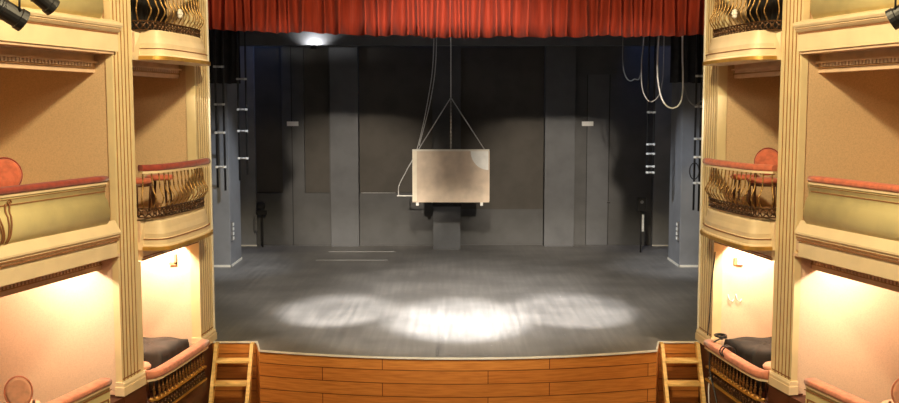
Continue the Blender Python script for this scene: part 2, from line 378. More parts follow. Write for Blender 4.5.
BOW = [(-0.01, 0.0), (0.0, 0.16), (0.04, 0.24), (0.12, 0.285), (0.30, 0.30), (0.70, 0.30), (1.10, 0.285), (1.40, 0.25), (1.62, 0.20), (1.74, 0.15)]
for _i in range(2):
    BOW = [BOW[0]]+[((1-w_)*a[0]+w_*b[0], (1-w_)*a[1]+w_*b[1]) for a, b in zip(BOW, BOW[1:]) for w_ in (0.25, 0.75)]+[BOW[-1]]
def bowpath(k, dn=0.0): return [(t, max(0.0, n*k+dn)) for t, n in BOW]
UPRAIL = [(-0.05, 0.01), (0.02, 0.06), (0.10, 0.125), (0.30, 0.17), (0.70, 0.20), (1.15, 0.20), (1.50, 0.165), (1.66, 0.13)]
LOWRAIL = [(-0.02, -0.02), (0.05, 0.05), (0.15, 0.075), (0.40, 0.08), (0.9, 0.07), (1.40, 0.045), (1.70, 0.03)]

def build_side(sd):
    nm = NAME[sd]
    A = Seg(Q1, Q0, sd); B = Seg(Q2, Q1, sd); Cc = Seg(Q3, Q2, sd); D = Seg(Q4, Q3, sd)
    LB, LD = B.L, D.L
    c0 = 0.09 if sd < 0 else 0.14; c1_ = Cc.L-(0.07 if sd < 0 else 0.02); pe = 0.16 if sd < 0 else 0.11
    # --- fluted pilasters
    q = Cc.p(0.3, -0.1)
    flute_wall(Cc, c0, c1_, -0.04, 0.0, TOP, 5, 0.02, 0.05, 0.08, 'fluted_pilaster', 'cream fluted pilaster with gilt grooves between two boxes on the %s side wall' % nm, (q[0], q[1], 0))
    q = A.p(0.3, -0.1)
    flute_wall(A, 0.0, A.L-0.03, -0.04, 0.0, TOP, 5, 0.05, 0.05, 0.13, 'fluted_pilaster', 'cream fluted pilaster with gilt grooves at the %s edge of the stage opening' % nm, (q[0], q[1], 0))
    # --- solid piers behind the pilasters, brown plinths
    bm = nb(); Cc.box(bm, c1_, Cc.L, -0.12, -0.045, 0, 1.52); struct('trim_21', bm, 'cream')
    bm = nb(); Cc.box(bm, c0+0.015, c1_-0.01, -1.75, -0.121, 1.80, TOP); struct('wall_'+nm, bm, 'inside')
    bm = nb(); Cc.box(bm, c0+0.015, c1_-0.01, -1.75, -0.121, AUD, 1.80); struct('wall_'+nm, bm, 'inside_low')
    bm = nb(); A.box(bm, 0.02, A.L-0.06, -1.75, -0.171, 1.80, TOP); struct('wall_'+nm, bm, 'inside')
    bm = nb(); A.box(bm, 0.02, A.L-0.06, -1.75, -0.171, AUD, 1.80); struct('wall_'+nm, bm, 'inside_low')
    bm = nb(); A.box(bm, A.L-0.05, A.L+0.32, -2.6, -0.175, 0.0, TOP+1); struct('wall_proscenium_'+nm, bm, 'cornice')
    bm = nb(); A.box(bm, A.L-0.03, A.L-0.005, -0.175, -0.02, 0.0, TOP); struct('trim_9', bm, 'pale_edge')
    for S in (Cc, A):
        bm = nb(); S.box(bm, c0 if S is Cc else 0.0, S.L-(0.02 if S is A else 0), -0.20, -0.02, AUD, 0.0); struct('trim_10', bm, 'darkwood')
    # --- outer walls of the boxes
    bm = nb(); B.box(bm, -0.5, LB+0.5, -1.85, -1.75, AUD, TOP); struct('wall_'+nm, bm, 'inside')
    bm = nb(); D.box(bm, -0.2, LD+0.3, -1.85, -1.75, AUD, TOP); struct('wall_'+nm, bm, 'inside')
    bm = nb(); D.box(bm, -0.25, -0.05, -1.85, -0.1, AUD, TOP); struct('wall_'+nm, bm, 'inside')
    # --- floors and ceilings of the boxes
    for S, LL in ((B, LB), (D, LD)):
        for z0, z1 in ((AUD, -0.33),):
            bm = nb(); S.box(bm, 0.01, LL-0.01+(c0 if S is D else 0), -1.75, -0.06, -0.42, -0.33); struct('floor_box_'+nm, bm, 'darkwood')
        bm = nb(); S.box(bm, 0.01, LL-0.01+(c0 if S is D else 0), -1.75, -0.05, 1.74, 2.02); struct('floor_box_'+nm, bm, 'soffit')
        bm = nb(); S.box(bm, 0.01, LL-0.01+(c0 if S is D else 0), -1.75, -0.05, 4.04, 4.30); struct('floor_box_'+nm, bm, 'soffit')
        bm = nb(); S.box(bm, -0.05, LL+0.05, -1.80, -0.0, TOP, TOP+0.2); struct('ceiling_box_'+nm, bm, 'soffit')
    # --- lintel beams with dentils behind the openings
    def lintel(S, LL, zt, zb, zd, n0=-0.27):
        bm = nb(); LL += c0 if S is D else 0; S.box(bm, 0.02, LL-0.0, n0-0.10, n0, zb, zt); S.box(bm, 0.02, LL-0.0, n0-0.02, -0.02, zt-0.03, zt+0.0); struct('trim_11', bm, 'soffit')
        bm = nb(); S.box(bm, 0.02, LL-0.02, n0, n0+0.022, zd-0.035, zd-0.022); S.box(bm, 0.02, LL-0.02, n0, n0+0.012, zd-0.022, zd+0.02); struct('trim_12', bm, 'dent')
        bm = nb(); t = 0.05
        while t < LL-0.12: S.box(bm, t, t+0.032, n0+0.012, n0+0.04, zd-0.018, zd+0.02); t += 0.058
        S.box(bm, 0.02, LL-0.02, n0, n0+0.05, zd+0.02, zd+0.042)
        struct('trim_13', bm, 'soffit')
    lintel(D, LD, 4.04, 3.80, 3.885); lintel(D, LD, 1.70, 1.50, 1.595)
    lintel(B, LB, 4.04, 3.80, 3.885); 
    bm = nb(); B.prism(bm, 0.02, LB-0.02, [(-0.02, 1.66), (-0.02, 1.585), (-0.04, 1.57), (-0.04, 1.53), (-0.30, 1.50), (-0.30, 1.66)]); struct('trim_11', bm, 'cornice')
    bm = nb(); B.box(bm, 0.02, LB-0.02, -0.02, -0.012, 1.565, 1.58); B.box(bm, 0.02, LB-0.02, -0.04, -0.032, 1.525, 1.537); struct('trim_12', bm, 'groove')
    # --- bay D: cornices, lines
    for zb, zt, kind in ((4.04, 4.36, 0), (1.68, 1.97, 1)):
        bm = nb()
        if kind == 0:
            pr = [(-0.05, zb), (0.0, zb), (0.0, 4.25), (0.02, 4.262), (0.045, 4.285), (0.045, 4.305), (0.06, 4.31), (0.075, 4.335), (0.075, 4.36), (-0.05, 4.40)]
            D.prism(bm, 0.0, LD+0.15, pr)
        else:
            pr = [(-0.05, zb), (-0.01, zb), (-0.01, 1.86), (0.012, 1.865), (0.012, 1.885), (0.025, 1.90), (0.025, 1.925), (0.045, 1.95), (0.045, 1.97), (-0.03, 2.10), (-0.05, 2.10)]
            D.prism(bm, 0.0, LD+0.02, pr)
        struct('trim_14', bm, 'cornice')
    bm = nb(); D.box(bm, 0, LD+0.152, 0.0, 0.006, 4.236, 4.250); D.box(bm, 0, LD+0.152, 0.045, 0.0465, 4.287, 4.293); struct('trim_15', bm, 'groove')
    bm = nb(); D.box(bm, 0, LD+0.02, -0.01, 0.014, 1.866, 1.884); D.box(bm, 0, LD+0.02, 0.012, 0.027, 1.902, 1.918); struct('trim_15', bm, 'groove')
    # --- bay D parapets (upper box and top box): bulging olive panels
    def parapet(z0, label, rail_m, sub=True, top=False):
        q = D.p(LD/2, -0.05); r = thing('box_parapet', label, 'parapet', (q[0], q[1], z0))
        pass; prof = [(-0.10, z0-0.03), (-0.02, z0-0.03), (0.015, z0+0.02), (0.028, z0+0.07), (0.028, z0+0.15), (0.005, z0+0.24), (-0.03, z0+0.29), (-0.03, z0+0.38), (-0.015, z0+0.40), (-0.015, z0+0.45), (-0.12, z0+0.45)]
        bm = nb(); D.prism(bm, 0.0, LD-pe, prof, True); 
        obj('panel', bm, 'green', r, world=True)
        bm = nb(); D.box(bm, 0, LD-0.16, -0.032, -0.024, z0+0.345, z0+0.356); D.box(bm, 0, LD-0.16, -0.018, -0.010, z0+0.405, z0+0.412); obj('painted_line', bm, 'groove', r, world=True)
        bm = nb(); D.box(bm, 0.0, LD-0.10, -0.12, -0.035, z0-0.06, z0+0.03); obj('footing', bm, 'green', r, world=True)
        # scroll console where two boxes join
        tc = LD-1.93
        bm = nb()
        for k, dt in enumerate((-0.09, -0.05, 0.05, 0.09)):
            pts = [D.P(tc+dt*(1+0.5*math.cos(j/11*PI)), n+0.012, z) for j, (n, z) in enumerate(
                [(-0.03, z0+0.37), (-0.03, z0+0.34), (-0.03, z0+0.30), (-0.02, z0+0.27), (0.002, z0+0.24), (0.015, z0+0.20), (0.026, z0+0.16), (0.03, z0+0.12), (0.03, z0+0.08), (0.022, z0+0.04), (0.005, z0+0.01), (-0.01, z0-0.01)])]
            tube(bm, pts, 0.009, 5)
        for dt in (-0.13, 0.13):
            pts = [D.P(tc+dt+0.035*math.cos(a)*(1-a/9), 0.0-0.02, z0+0.375+0.035*math.sin(a)*(1-a/9)) for a in [j*0.7 for j in range(11)]]
            tube(bm, pts, 0.008, 5)
        obj('scroll', bm, 'groove', r, world=True, label='brown scroll lines')
        velvet_rail(D, [(0, -0.06), (LD*0.5, -0.06), (LD-0.30, -0.06), (LD-0.15, -0.06)], z0+0.455, z0+0.53, 0.16, r, rail_m)
        return r
    parapet(2.10, 'olive cream bulging parapet with %s velvet rail, middle tier of the %s wall' % ('red' if sd < 0 else 'salmon', nm), 'velvet' if sd < 0 else 'velvet_pale')
    parapet(4.42, 'bulging olive cream parapet above the long cornice at the top %s of the picture' % nm, 'velvet')
    # lower parapet of bay D
    q = D.p(LD/2, -0.05); r = thing('box_parapet', 'flat panelled parapet with %s velvet rail, lowest tier of the %s wall' % ('dull red' if sd < 0 else 'pink', nm), 'parapet', (q[0], q[1], -0.4))
    bm = nb(); D.box(bm, 0.0, LD-0.18, -0.14, -0.04, AUD+0.3, 0.21); obj('panel', bm, 'green', r, world=True)
    bm = nb(); D.box(bm, 0.0, LD-0.16, -0.04, -0.03, 0.14, 0.15); D.box(bm, 0, LD-0.22, -0.04, -0.03, 0.04, 0.052); D.box(bm, LD-0.23, LD-0.215, -0.04, -0.03, -0.5, 0.04); obj('painted_line', bm, 'groove', r, world=True)
    velvet_rail(D, [(0, -0.07), (LD*0.5, -0.07), (LD-0.35, -0.07), (LD-0.21, -0.07)], 0.215, 0.295, 0.17, r, 'velvet_pink')
    # dark return wall under the jamb
    bm = nb(); D.box(bm, LD-0.17, LD+c0-0.005, -0.25, -0.03, AUD, -0.02); struct('trim_16', bm, 'darkwood')
    # --- bay B: bowed slabs
    def slab(zb, m1, dn=0.0, gi=True):
        base = bowpath(1.0, dn)
        pr = [(0.02, zb), (0.02, zb+0.015), (-0.0, zb+0.06), (-0.02, zb+0.07), (-0.02, zb+0.13), (-0.045, zb+0.15), (-0.04, zb+0.20), (-0.06, zb+0.27), (-0.075, zb+0.345), (-0.09, zb+0.36)]
        bm = nb()
        rings = []
        pts = base
        # swept closed slab: outer profile, inner edge on the wall line
        for i, (t, n) in enumerate(pts):
            a = pts[max(0, i-1)]; b = pts[min(len(pts)-1, i+1)]
            dx, dy = b[0]-a[0], b[1]-a[1]; l = math.hypot(dx, dy); nx, ny = -dy/l, dx/l
            ring = [B.P(t, -0.10, zb)] + [B.P(t+nx*o, max(-0.02, n+ny*o), z) for o, z in pr] + [B.P(t, -0.10, zb+0.36)]
            rings.append(ring)
        # end flush against pilaster
        loft(bm, rings, True, True)
        struct('trim_17', bm, m1)
        bm = nb(); out = []
        for (t, n), i in zip(pts, range(len(pts))):
            a = pts[max(0, i-1)]; b = pts[min(len(pts)-1, i+1)]; dx, dy = b[0]-a[0], b[1]-a[1]; l = math.hypot(dx, dy); nx, ny = -dy/l, dx/l
            out.append([B.P(t+nx*o, max(-0.0, n+ny*o), z) for o, z in ((0.0, zb+0.002), (0.026, zb+0.002), (0.024, zb+0.045), (0.0, zb+0.05))])
        loft(bm, out); struct('trim_18', bm, 'gilt')
        bm = nb(); out = []
        for (t, n), i in zip(pts, range(len(pts))):
            a = pts[max(0, i-1)]; b = pts[min(len(pts)-1, i+1)]; dx, dy = b[0]-a[0], b[1]-a[1]; l = math.hypot(dx, dy); nx, ny = -dy/l, dx/l
            out.append([B.P(t+nx*o, max(-0.0, n+ny*o), z) for o, z in ((-0.03, zb+0.132), (-0.012, zb+0.132), (-0.012, zb+0.142), (-0.03, zb+0.142))])
        loft(bm, out); struct('trim_19', bm, 'groove')
    slab(3.97, 'cornice', 0.02); slab(1.66, 'cornice')
    # plain strip under the top balustrade / floor top
    # --- bay B balustrades
    for z0, lab, zc in ((2.05, 'middle', 0), (4.32, 'top', 1)):
        rm = 'velvet' if sd < 0 else 'velvet_pale'
        if zc: lb = 'bowed bronze balustrade with wavy balusters and a flower boss, top tier of the %s wall' % nm
        else: lb = 'bowed bronze balustrade under a %s velvet rail, middle tier of the %s wall' % ('dark red' if sd < 0 else 'salmon', nm)
        q = B.p(LB/2, 0); r = thing('balustrade', lb, 'balustrade', (q[0], q[1], z0))
        velvet_rail(B, UPRAIL, z0+0.575, z0+0.66, 0.13, r, rm)
        bp = [(0.02, -0.07), (0.05, 0.08), (0.20, 0.145), (0.70, 0.17), (1.15, 0.165), (1.45, 0.135), (1.62, 0.10)]
        lattice_band(B, bp, z0, z0+0.125, r)
        place_balusters(B, bp, z0+0.115, r, 15, BELLY)
        if zc:
            bm = nb(); c = B.P(0.62, 0.27, z0+0.25)
            for k in range(6):
                a = k*PI/3; lathe(bm, [(0.003, -0.03), (0.028, -0.01), (0.028, 0.01), (0.003, 0.03)], 8, (c[0], c[1]+0.035*math.cos(a), c[2]+0.035*math.sin(a)))
            lathe(bm, [(0.003, -0.03), (0.025, 0), (0.003, 0.03)], 8, (c[0]-sd*0.02, c[1], c[2]))
            obj('flower_boss', bm, 'pale_edge', r, world=True, label='pale flower boss')
    lb = 'low spindle balustrade with pink rail, bottom tier beside the %s stage steps' % nm
    q = B.p(LB/2, 0); r = thing('balustrade', lb, 'balustrade', (q[0], q[1], -0.4))
    velvet_rail(B, LOWRAIL, 0.05, 0.155, 0.15, r, 'velvet_pink')
    bp = [(0.04, 0.0), (0.12, 0.06), (0.40, 0.07), (0.9, 0.06), (1.40, 0.04), (1.69, 0.03)]
    lattice_band(B, bp, -0.40, -0.24, r)
    pts = [B.p(t, n) for t, n in bp]
    bm = nb(); sweep(bm, pts, [(-0.03, -0.245), (0.035, -0.245), (0.035, -0.22), (-0.03, -0.22)]); sweep(bm, pts, [(-0.03, -0.42), (0.045, -0.42), (0.045, -0.395), (-0.03, -0.395)]); obj('ledge', bm, 'gilt', r, world=True)
    place_balusters(B, bp, -0.225, r, 16, SPIN, 0.82)
    bm = nb(); B.prism(bm, 0.0, LB, [(-0.10, -0.42), (0.03, -0.42), (0.03, AUD), (-0.10, AUD)]); struct('wall_box_front_'+nm, bm, 'darkwood')
    # --- dark drape closing the top box in bay B
    bm = nb(); rings = []
    for i in range(60):
        t = 0.06+(LB-0.30)*i/59; n = -0.34+0.03*math.sin(i*1.1)
        rings.append([B.P(t, n, 4.31), B.P(t, n, TOP-0.02), B.P(t, n-0.01, TOP-0.02), B.P(t, n-0.01, 4.31)])
    loft(bm, rings, True, True, True)
    tag(obj('drape', bm, 'black'), 'black drape hanging behind the top bronze balustrade on the %s wall' % nm, 'drape')
    # --- lamps under the ceilings of the lowest boxes
    for S, LL, dt, n, pw in ((D, LD, 0.55, -0.62, 66), (B, LB, 0.52, -0.42, 105)):
        q = S.p(LL-dt, n)
        r = thing('ceiling_lamp', 'small round ceiling lamp lighting the lowest %s box %s' % (nm, 'nearest the stage' if S is B else 'behind the long parapet'), 'lamp', (q[0], q[1], 1.74))
        bm = nb(); lathe(bm, [(0.05, -0.03), (0.055, -0.01), (0.055, 0.0)], 16); obj('lamp_body', bm, 'white', r)
        light('POINT', 'box_lamp_light', (q[0], q[1], 1.64), pw, (1, 0.82, 0.62), shadow_soft_size=0.04)
build_side(-1); build_side(1)

# proscenium head above the frame
bm = nb(); box(bm, -4.2, 4.2, 14.3, 14.5, 5.6, 7.7); struct('wall_proscenium_head', bm, 'cornice')

# ------------------------------------------------------------------ curtains
def pleated(name, label, x0, x1, y, z0f, z1, m, wl, amp, cat='curtain', hemvar=0.015):
    bm = nb(); n = int((x1-x0)/wl*10); rings = []; ph = 0
    for i in range(n+1):
        x = x0+(x1-x0)*i/n
        ph += 2*PI/10*(1+0.35*math.sin(i*0.043)+0.25*math.sin(i*0.19+1))
        s = math.sin(ph); off = amp*(1-abs(math.sin(ph/2))**0.7*1.6)+amp*0.2*math.sin(i*0.31)
        z0 = z0f(x)+hemvar*math.sin(i*0.13)*math.cos(i*0.041)+0.006*s
        zs = [z0+(z1-z0)*k/6 for k in range(7)]
        front = [(x+0.012*math.sin(z*3+i*0.2), y-off*(1-0.25*(z-z0)/(z1-z0)), z) for z in zs]
        back = [(p[0], p[1]+0.012, p[2]) for p in reversed(front)]
        rings.append(front+back)
    loft(bm, rings, True, True, True)
    return tag(obj(name, bm, m), label, cat)
pleated('stage_valance', 'pleated red valance curtain across the top of the stage opening', -3.9, 3.9, 14.72,
        lambda x: 4.54-0.11*min(1, (x+3.6)/3.4) if x < 0 else 4.43+0.03*x/3.6, 5.9, 'curtain', 0.20, 0.15)
for sx in (-1, 1):
    a, b = sorted((sx*4.42, sx*6.0))
    pleated('masking_drape', 'black masking drape hanging high over the %s wing of the stage' % NAME[sx], a, b, 20.4, lambda x: 3.9, 7.3, 'black', 0.22, 0.05, 'drape')

# ------------------------------------------------------------------ step units
def steps(sx):
    r = thing('wooden_steps', 'pale pine steps with three open treads at the %s end of the stage apron' % NAME[sx], 'steps', (sx*3.235, 13.6, AUD)); xm = 3.235 if sx < 0 else 3.215
    x0 = xm-0.28; x1 = xm+0.28
    for xa in (x0, x1-0.045):
        bm = nb()
        # side stringer leaning forward to the floor
        pr = [(14.09, 0.0), (13.98, 0.0), (13.02, AUD), (13.16, AUD)]
        a, b = sorted((sx*xa, sx*(xa+0.05)))
        loft(bm, [[(x, y, z) for y, z in pr] for x in (a, b)]); obj('stringer', bm, 'pine', r, world=True)
    for k in range(5):
        z = -0.215-0.29*k; yf = 13.98-(-z)*0.565
        bm = nb(); a, b = sorted((sx*(x0+0.045), sx*(x1-0.04))); box(bm, a, b, yf-0.03, yf+0.17, z-0.035, z, 0.005); obj('tread', bm, 'pine', r, world=True)
steps(-1); steps(1)

# ------------------------------------------------------------------ chairs
def chair_parts(r, vm, hw=0.165):
    bm = nb(); lathe(bm, [(0.17, 0.40), (0.205, 0.415), (0.215, 0.44), (0.20, 0.465), (0.12, 0.475)], 20); obj('seat', bm, vm, r, label='velvet upholstered round seat')
    # oval padded back, centred at y = +0.20
    bm = nb(); rings = []
    for d, k in ((-0.030, 0.80), (-0.022, 0.95), (0.0, 1.0), (0.02, 0.95), (0.028, 0.8)):
        ring = []
        for j in range(24):
            a = 2*PI*j/24; x = hw*k*math.cos(a); z = 0.665+0.175*k*math.sin(a)
            ring.append((x, 0.20+d+0.10*(z-0.5)-0.6*x*x, z))
        rings.append(ring)
    loft(bm, rings, True, True, True); obj('backrest', bm, vm, r, label='velvet oval backrest')
    bm = nb(); pts = []
    for j in range(25):
        a = -PI*0.35+ (PI*1.7)*j/24; x = (hw+0.004)*math.cos(a); z = 0.665+0.182*math.sin(a); pts.append((x, 0.215+0.10*(z-0.5)-0.6*x*x, z))
    tube(bm, pts, 0.009, 6); obj('piping', bm, 'velvet_pink' if vm == 'velvet_pale_lit' else 'velvet', r)
    bm = nb(); lathe(bm, [(0.195, 0.37), (0.20, 0.405), (0.19, 0.41)], 20); obj('seat_frame', bm, 'chairwood', r)
    for lx, ly in ((-0.15, -0.14), (0.15, -0.14), (-0.14, 0.16), (0.14, 0.16)):
        bm = nb(); up = 0.55 if ly > 0 else 0.385
        tube(bm, [(lx*1.15, ly*1.2, 0), (lx*1.05, ly*1.05, 0.2), (lx, ly, 0.385), (lx*1.05, ly+0.03 if ly > 0 else ly, up)], [0.013, 0.017, 0.02, 0.016], 6); obj('leg', bm, 'chairwood', r)
def chair(x, y, z, rz, vm, label):
    r = thing('round_back_chair', label, 'chair', (x, y, z), rz, 'velvet chairs in the boxes'); chair_parts(r, vm, 0.135 if vm == 'velvet_pale_lit' else 0.165); return r
FL1, FL0 = 2.021, -0.329
c1 = chair(-4.74, 10.25, FL1, 0.5, 'velvet_pale', 'orange red round-backed chair behind the long red rail, middle tier left')
c2 = chair(-4.17, 12.65, FL1, 1.2, 'velvet_pale', 'round-backed red chair half hidden by the pilaster, behind the bowed balustrade on the left')
c3 = chair(3.96, 12.75, FL1, -0.5, 'velvet_pale', 'salmon red round-backed chair behind the bowed balustrade on the right wall')
c4 = chair(4.76, 10.2, FL1, -0.5, 'velvet_pale', 'red chair cut by the right edge of the picture, middle tier')
c5 = chair(-4.86, 10.62, FL0, 3.5, 'velvet_pale_lit', 'oval-backed chair coloured pale pink as if strongly lit in the lowest left box, the whole back showing')
c6 = chair(-5.36, 10.50, FL0, 3.3, 'velvet_pale_lit', 'pink chair cut by the left edge of the picture, lowest tier')
c7 = chair(4.86, 10.6, FL0, -3.4, 'velvet_pale_lit', 'pink chair at the right edge of the picture, lowest tier')
def stool(x, y, z, vm, label):
    r = thing('round_stool', label, 'stool', (x, y, z), 0, 'stools in the boxes')
    bm = nb(); lathe(bm, [(0.15, 0.42), (0.185, 0.435), (0.19, 0.46), (0.17, 0.485), (0.10, 0.49)], 18); obj('seat', bm, vm, r, label='velvet stool seat')
    for k in range(4):
        a = PI/4+k*PI/2; bm = nb(); tube(bm, [(0.17*math.cos(a), 0.17*math.sin(a), 0), (0.13*math.cos(a), 0.13*math.sin(a), 0.425)], [0.014, 0.019], 6); obj('leg', bm, 'chairwood', r)
stool(-3.98, 13.10, FL1, 'velvet_pale', 'red topped stool seen through the left bowed balustrade')
stool(3.84, 13.18, FL1, 'velvet_pale', 'red topped stool seen through the right bowed balustrade')
stool(-4.10, 12.24, FL0, 'velvet_pale_lit', 'pale pink stool between the pilaster and the black covered table on the left')
stool(4.05, 12.24, FL0, 'velvet_pale_lit', 'pale pink stool between the pilaster and the black covered table on the right')

# ------------------------------------------------------------------ tables under black covers
def covered_table(sx):
    B = Seg(Q2, Q1, sx)
    r = thing('covered_table', 'table draped in a %s cover in the lowest box beside the %s steps' % ('dark brown-black' if sx < 0 else 'black', NAME[sx]), 'table', (*B.p(1.15, -0.42), FL0))
    t0, t1, n0, n1 = 0.66, 1.52, -0.86, -0.13; zt = 0.205
    bm = nb(); N = 15
    out = []
    for k in range(4*N):
        e, f = divmod(k, N); f /= N
        out.append([(t0+(t1-t0)*f, n0), (t1, n0+(n1-n0)*f), (t1-(t1-t0)*f, n1), (t0, n1-(n1-n0)*f)][e])
    cx, cy = (t0+t1)/2, (n0+n1)/2
    def ring(g, z, wv=0):
        return [B.P(cx+(a-cx)*g+wv*math.sin(i*1.3)*0.4, cy+(b-cy)*g+wv*math.sin(i*1.7), z+0.012*math.sin(i*0.6)*(1 if g < 1.01 else 0)) for i, (a, b) in enumerate(out)]
    loft(bm, [ring(1.05, FL0+0.03, 0.025), ring(1.03, -0.08, 0.018), ring(1.01, 0.13, 0.006), ring(0.985, zt, 0.0), ring(0.6, zt+0.018), ring(0.15, zt+0.02)], True, True, True)
    obj('cover', bm, 'cover' if sx < 0 else 'black', r, world=True, label='cloth cover')
    for a, b in ((t0+0.08, n0+0.08), (t1-0.08, n0+0.08), (t0+0.08, n1-0.08), (t1-0.08, n1-0.08)):
        bm = nb(); B.box(bm, a-0.02, a+0.02, b-0.02, b+0.02, FL0, zt-0.03); obj('leg', bm, 'chairwood', r, world=True)
covered_table(-1); covered_table(1)

# ------------------------------------------------------------------ little fittings on the box walls
Bl, Br = Seg(Q2, Q1, -1), Seg(Q2, Q1, 1)
bm = nb(); x, y = Bl.p(Bl.L-0.0, -0.42); box(bm, x+0.02, x+0.05, y-0.06, y, 1.21, 1.35); box(bm, x-0.05, x+0.05, y-0.06, y, 1.20, 1.235)
tag(obj('wall_bracket', bm, 'dent'), 'small brown L-shaped bracket on the lit wall of the lowest left box', 'bracket')
r_ = thing('wall_sensor', 'small white box with a brown side on the lit wall of the lowest right box', 'sensor', (*Br.p(Br.L-0.0, -0.42), 1.25))
bm = nb(); box(bm, -0.04, 0.05, -0.07, 0.0, -0.045, 0.05, 0.006); obj('case', bm, 'white', r_)
bm = nb(); box(bm, -0.08, -0.04, -0.05, 0.0, -0.05, 0.05); obj('mount', bm, 'dent', r_)
bm = nb(); lathe(bm, [(0.010, -0.004), (0.012, 0.004)], 8, (0.005, -0.072, 0.005)); obj('lens', bm, 'groove', r_)
r_ = thing('wall_hook', 'thin white double hook low on the wall of the lowest right box', 'hook', (*Br.p(Br.L-0.0, -0.36), 0.68))
for dx in (-0.06, 0.05):
    bm = nb(); tube(bm, [(dx-0.03, -0.01, 0.10), (dx-0.02, -0.04, 0.03), (dx+0.02, -0.05, 0.0), (dx+0.05, -0.02, 0.03)], 0.008, 6); obj('prong', bm, 'white', r_)
bm = nb(); x, y = Seg(Q4, Q3, 1).p(Seg(Q4, Q3, 1).L+0.14, -0.55); box(bm, x-0.20, x-0.10, y-0.016, y+0.0, 2.66, 2.92)
tag(obj('wall_patch', bm, 'patch'), 'pale rectangular patch panel on the wall above the salmon rail on the right', 'panel')

# ------------------------------------------------------------------ stage lanterns on the upper parapets
def lantern(label, c, aim, ln=0.30, rad=0.085):
    r = thing('stage_lantern', label, 'stage light', c)
    d = Vector(aim).normalized(); q = d.to_track_quat('Z', 'Y').to_matrix().to_4x4()
    bm = nb(); lathe(bm, [(rad*0.55, -ln*0.55), (rad*0.9, -ln*0.5), (rad*0.95, -ln*0.2), (rad, -ln*0.18), (rad, ln*0.3), (rad*1.12, ln*0.32), (rad*1.12, ln*0.5), (rad*1.0, ln*0.5), (rad*0.9, ln*0.40)], 18, smooth=False)
    for k in range(4): lathe(bm, [(rad*0.95, -0.006), (rad*1.1, 0), (rad*0.95, 0.006)], 18, (0, 0, -ln*0.45+k*0.03))
    bm.transform(q); obj('lamp_body', bm, 'blackmetal', r)
    bm = nb(); box(bm, -rad*1.15, rad*1.15, -0.003, 0.003, ln*0.44, ln*0.46); bm.transform(q); obj('lens', bm, 'greycable', r)
    bm = nb(); s = -1 if c[0] < 0 else 1
    pts = [(-rad*1.2, 0, 0), (-rad*1.25, 0, 0.16), (rad*1.25, 0, 0.16), (rad*1.2, 0, 0)]; tube(bm, pts, 0.012, 6); obj('yoke', bm, 'blackmetal', r)
    bm = nb(); tube(bm, [(0, 0, 0.16), (0, 0, 0.50), (s*0.9, 0.0, 0.56)], 0.018, 8); obj('bracket_arm', bm, 'blackmetal', r)
lantern('large black stage lantern in the top left corner, tipped down to the right', (-3.83, 8.38, 4.20), (0.55, 0.5, -0.42))
lantern('smaller black stage lantern beside the corner one at the top left edge', (-3.70, 8.75, 4.36), (0.45, 0.5, -0.5), 0.28, 0.075)
lantern('black stage lantern in the top right corner, tipped down', (3.80, 8.55, 4.22), (-0.6, 0.4, -0.40))

# ------------------------------------------------------------------ hung lighting ladders
def hung_ladder(label, x, y, zb1, zb2, ztop, wd, rungs, yaw=0.0):
    r = thing('lighting_ladder', label, 'ladder', (x, y, min(zb1, zb2)), yaw, 'hung pipe ladders in the wings'); z0 = min(zb1, zb2)
    for dx, zb in ((-wd/2, zb1), (wd/2, zb2)):
        bm = nb(); tube(bm, [(dx, 0, zb-z0), (dx, 0, ztop-z0)], 0.021, 8); obj('rail', bm, 'blackmetal', r)
    for z in rungs:
        bm = nb(); tube(bm, [(-wd/2-0.03, -0.03, z-z0), (wd/2+0.03, -0.03, z-z0)], 0.020, 8); obj('rung', bm, 'rope', r)
        for dx in (-wd/2, wd/2):
            bm = nb(); box(bm, dx-0.022, dx+0.022, -0.06, -0.025, z-z0-0.022, z-z0+0.022, 0.004); obj('clamp', bm, 'white', r, label='pale pipe clamp')
hung_ladder('black pipe ladder with pale clamps hanging nearest the left proscenium pilaster', -4.53, 19.0, 1.86, 1.80, 7.3, 0.15, [4.18, 3.46, 2.92, 2.26])
hung_ladder('black pipe ladder hanging second from the left, against the bluish recess', -4.37, 20.3, 1.90, 2.02, 7.3, 0.16, [3.98, 3.36, 2.92, 2.36])
hung_ladder('pipe ladder hanging in front of the dark right corner of the stage', 4.16, 21.0, 1.97, 1.90, 7.3, 0.13, [3.3, 2.62, 2.42, 2.15, 2.02])
hung_ladder('black pipe ladder with white clamps nearest the right proscenium pilaster', 4.66, 19.0, 1.42, 1.40, 7.3, 0.10, [4.0, 3.42, 2.80, 2.45, 1.95])

# ------------------------------------------------------------------ hanging cables
def cable(name, label, pts, r, m, cat='cable', group=None, smooth_n=10):
    P = [Vector(p) for p in pts]; out = []
    for i in range(len(P)-1):
        p0 = P[max(0, i-1)]; p1 = P[i]; p2 = P[i+1]; p3 = P[min(len(P)-1, i+2)]
        for k in range(smooth_n):
            t = k/smooth_n
            out.append(0.5*((2*p1)+(-p0+p2)*t+(2*p0-5*p1+4*p2-p3)*t*t+(-p0+3*p1-3*p2+p3)*t**3))
    out.append(P[-1]); bm = nb(); tube(bm, out, r, 6)
    return tag(obj(name, bm, m), label, cat, group)
cable('cable', 'thick white cable hanging in a deep loop at the top right of the stage', [(3.47, 17, 7.2), (3.47, 17, 5.2), (3.45, 17, 4.6), (3.44, 17, 4.0), (3.50, 17, 3.62), (3.60, 17, 3.44), (3.72, 17, 3.39), (3.83, 17, 3.46), (3.89, 17.05, 3.65), (3.90, 17.1, 4.0), (3.88, 17.1, 4.6), (3.87, 17.1, 7.2)], 0.015, 'whitecable')
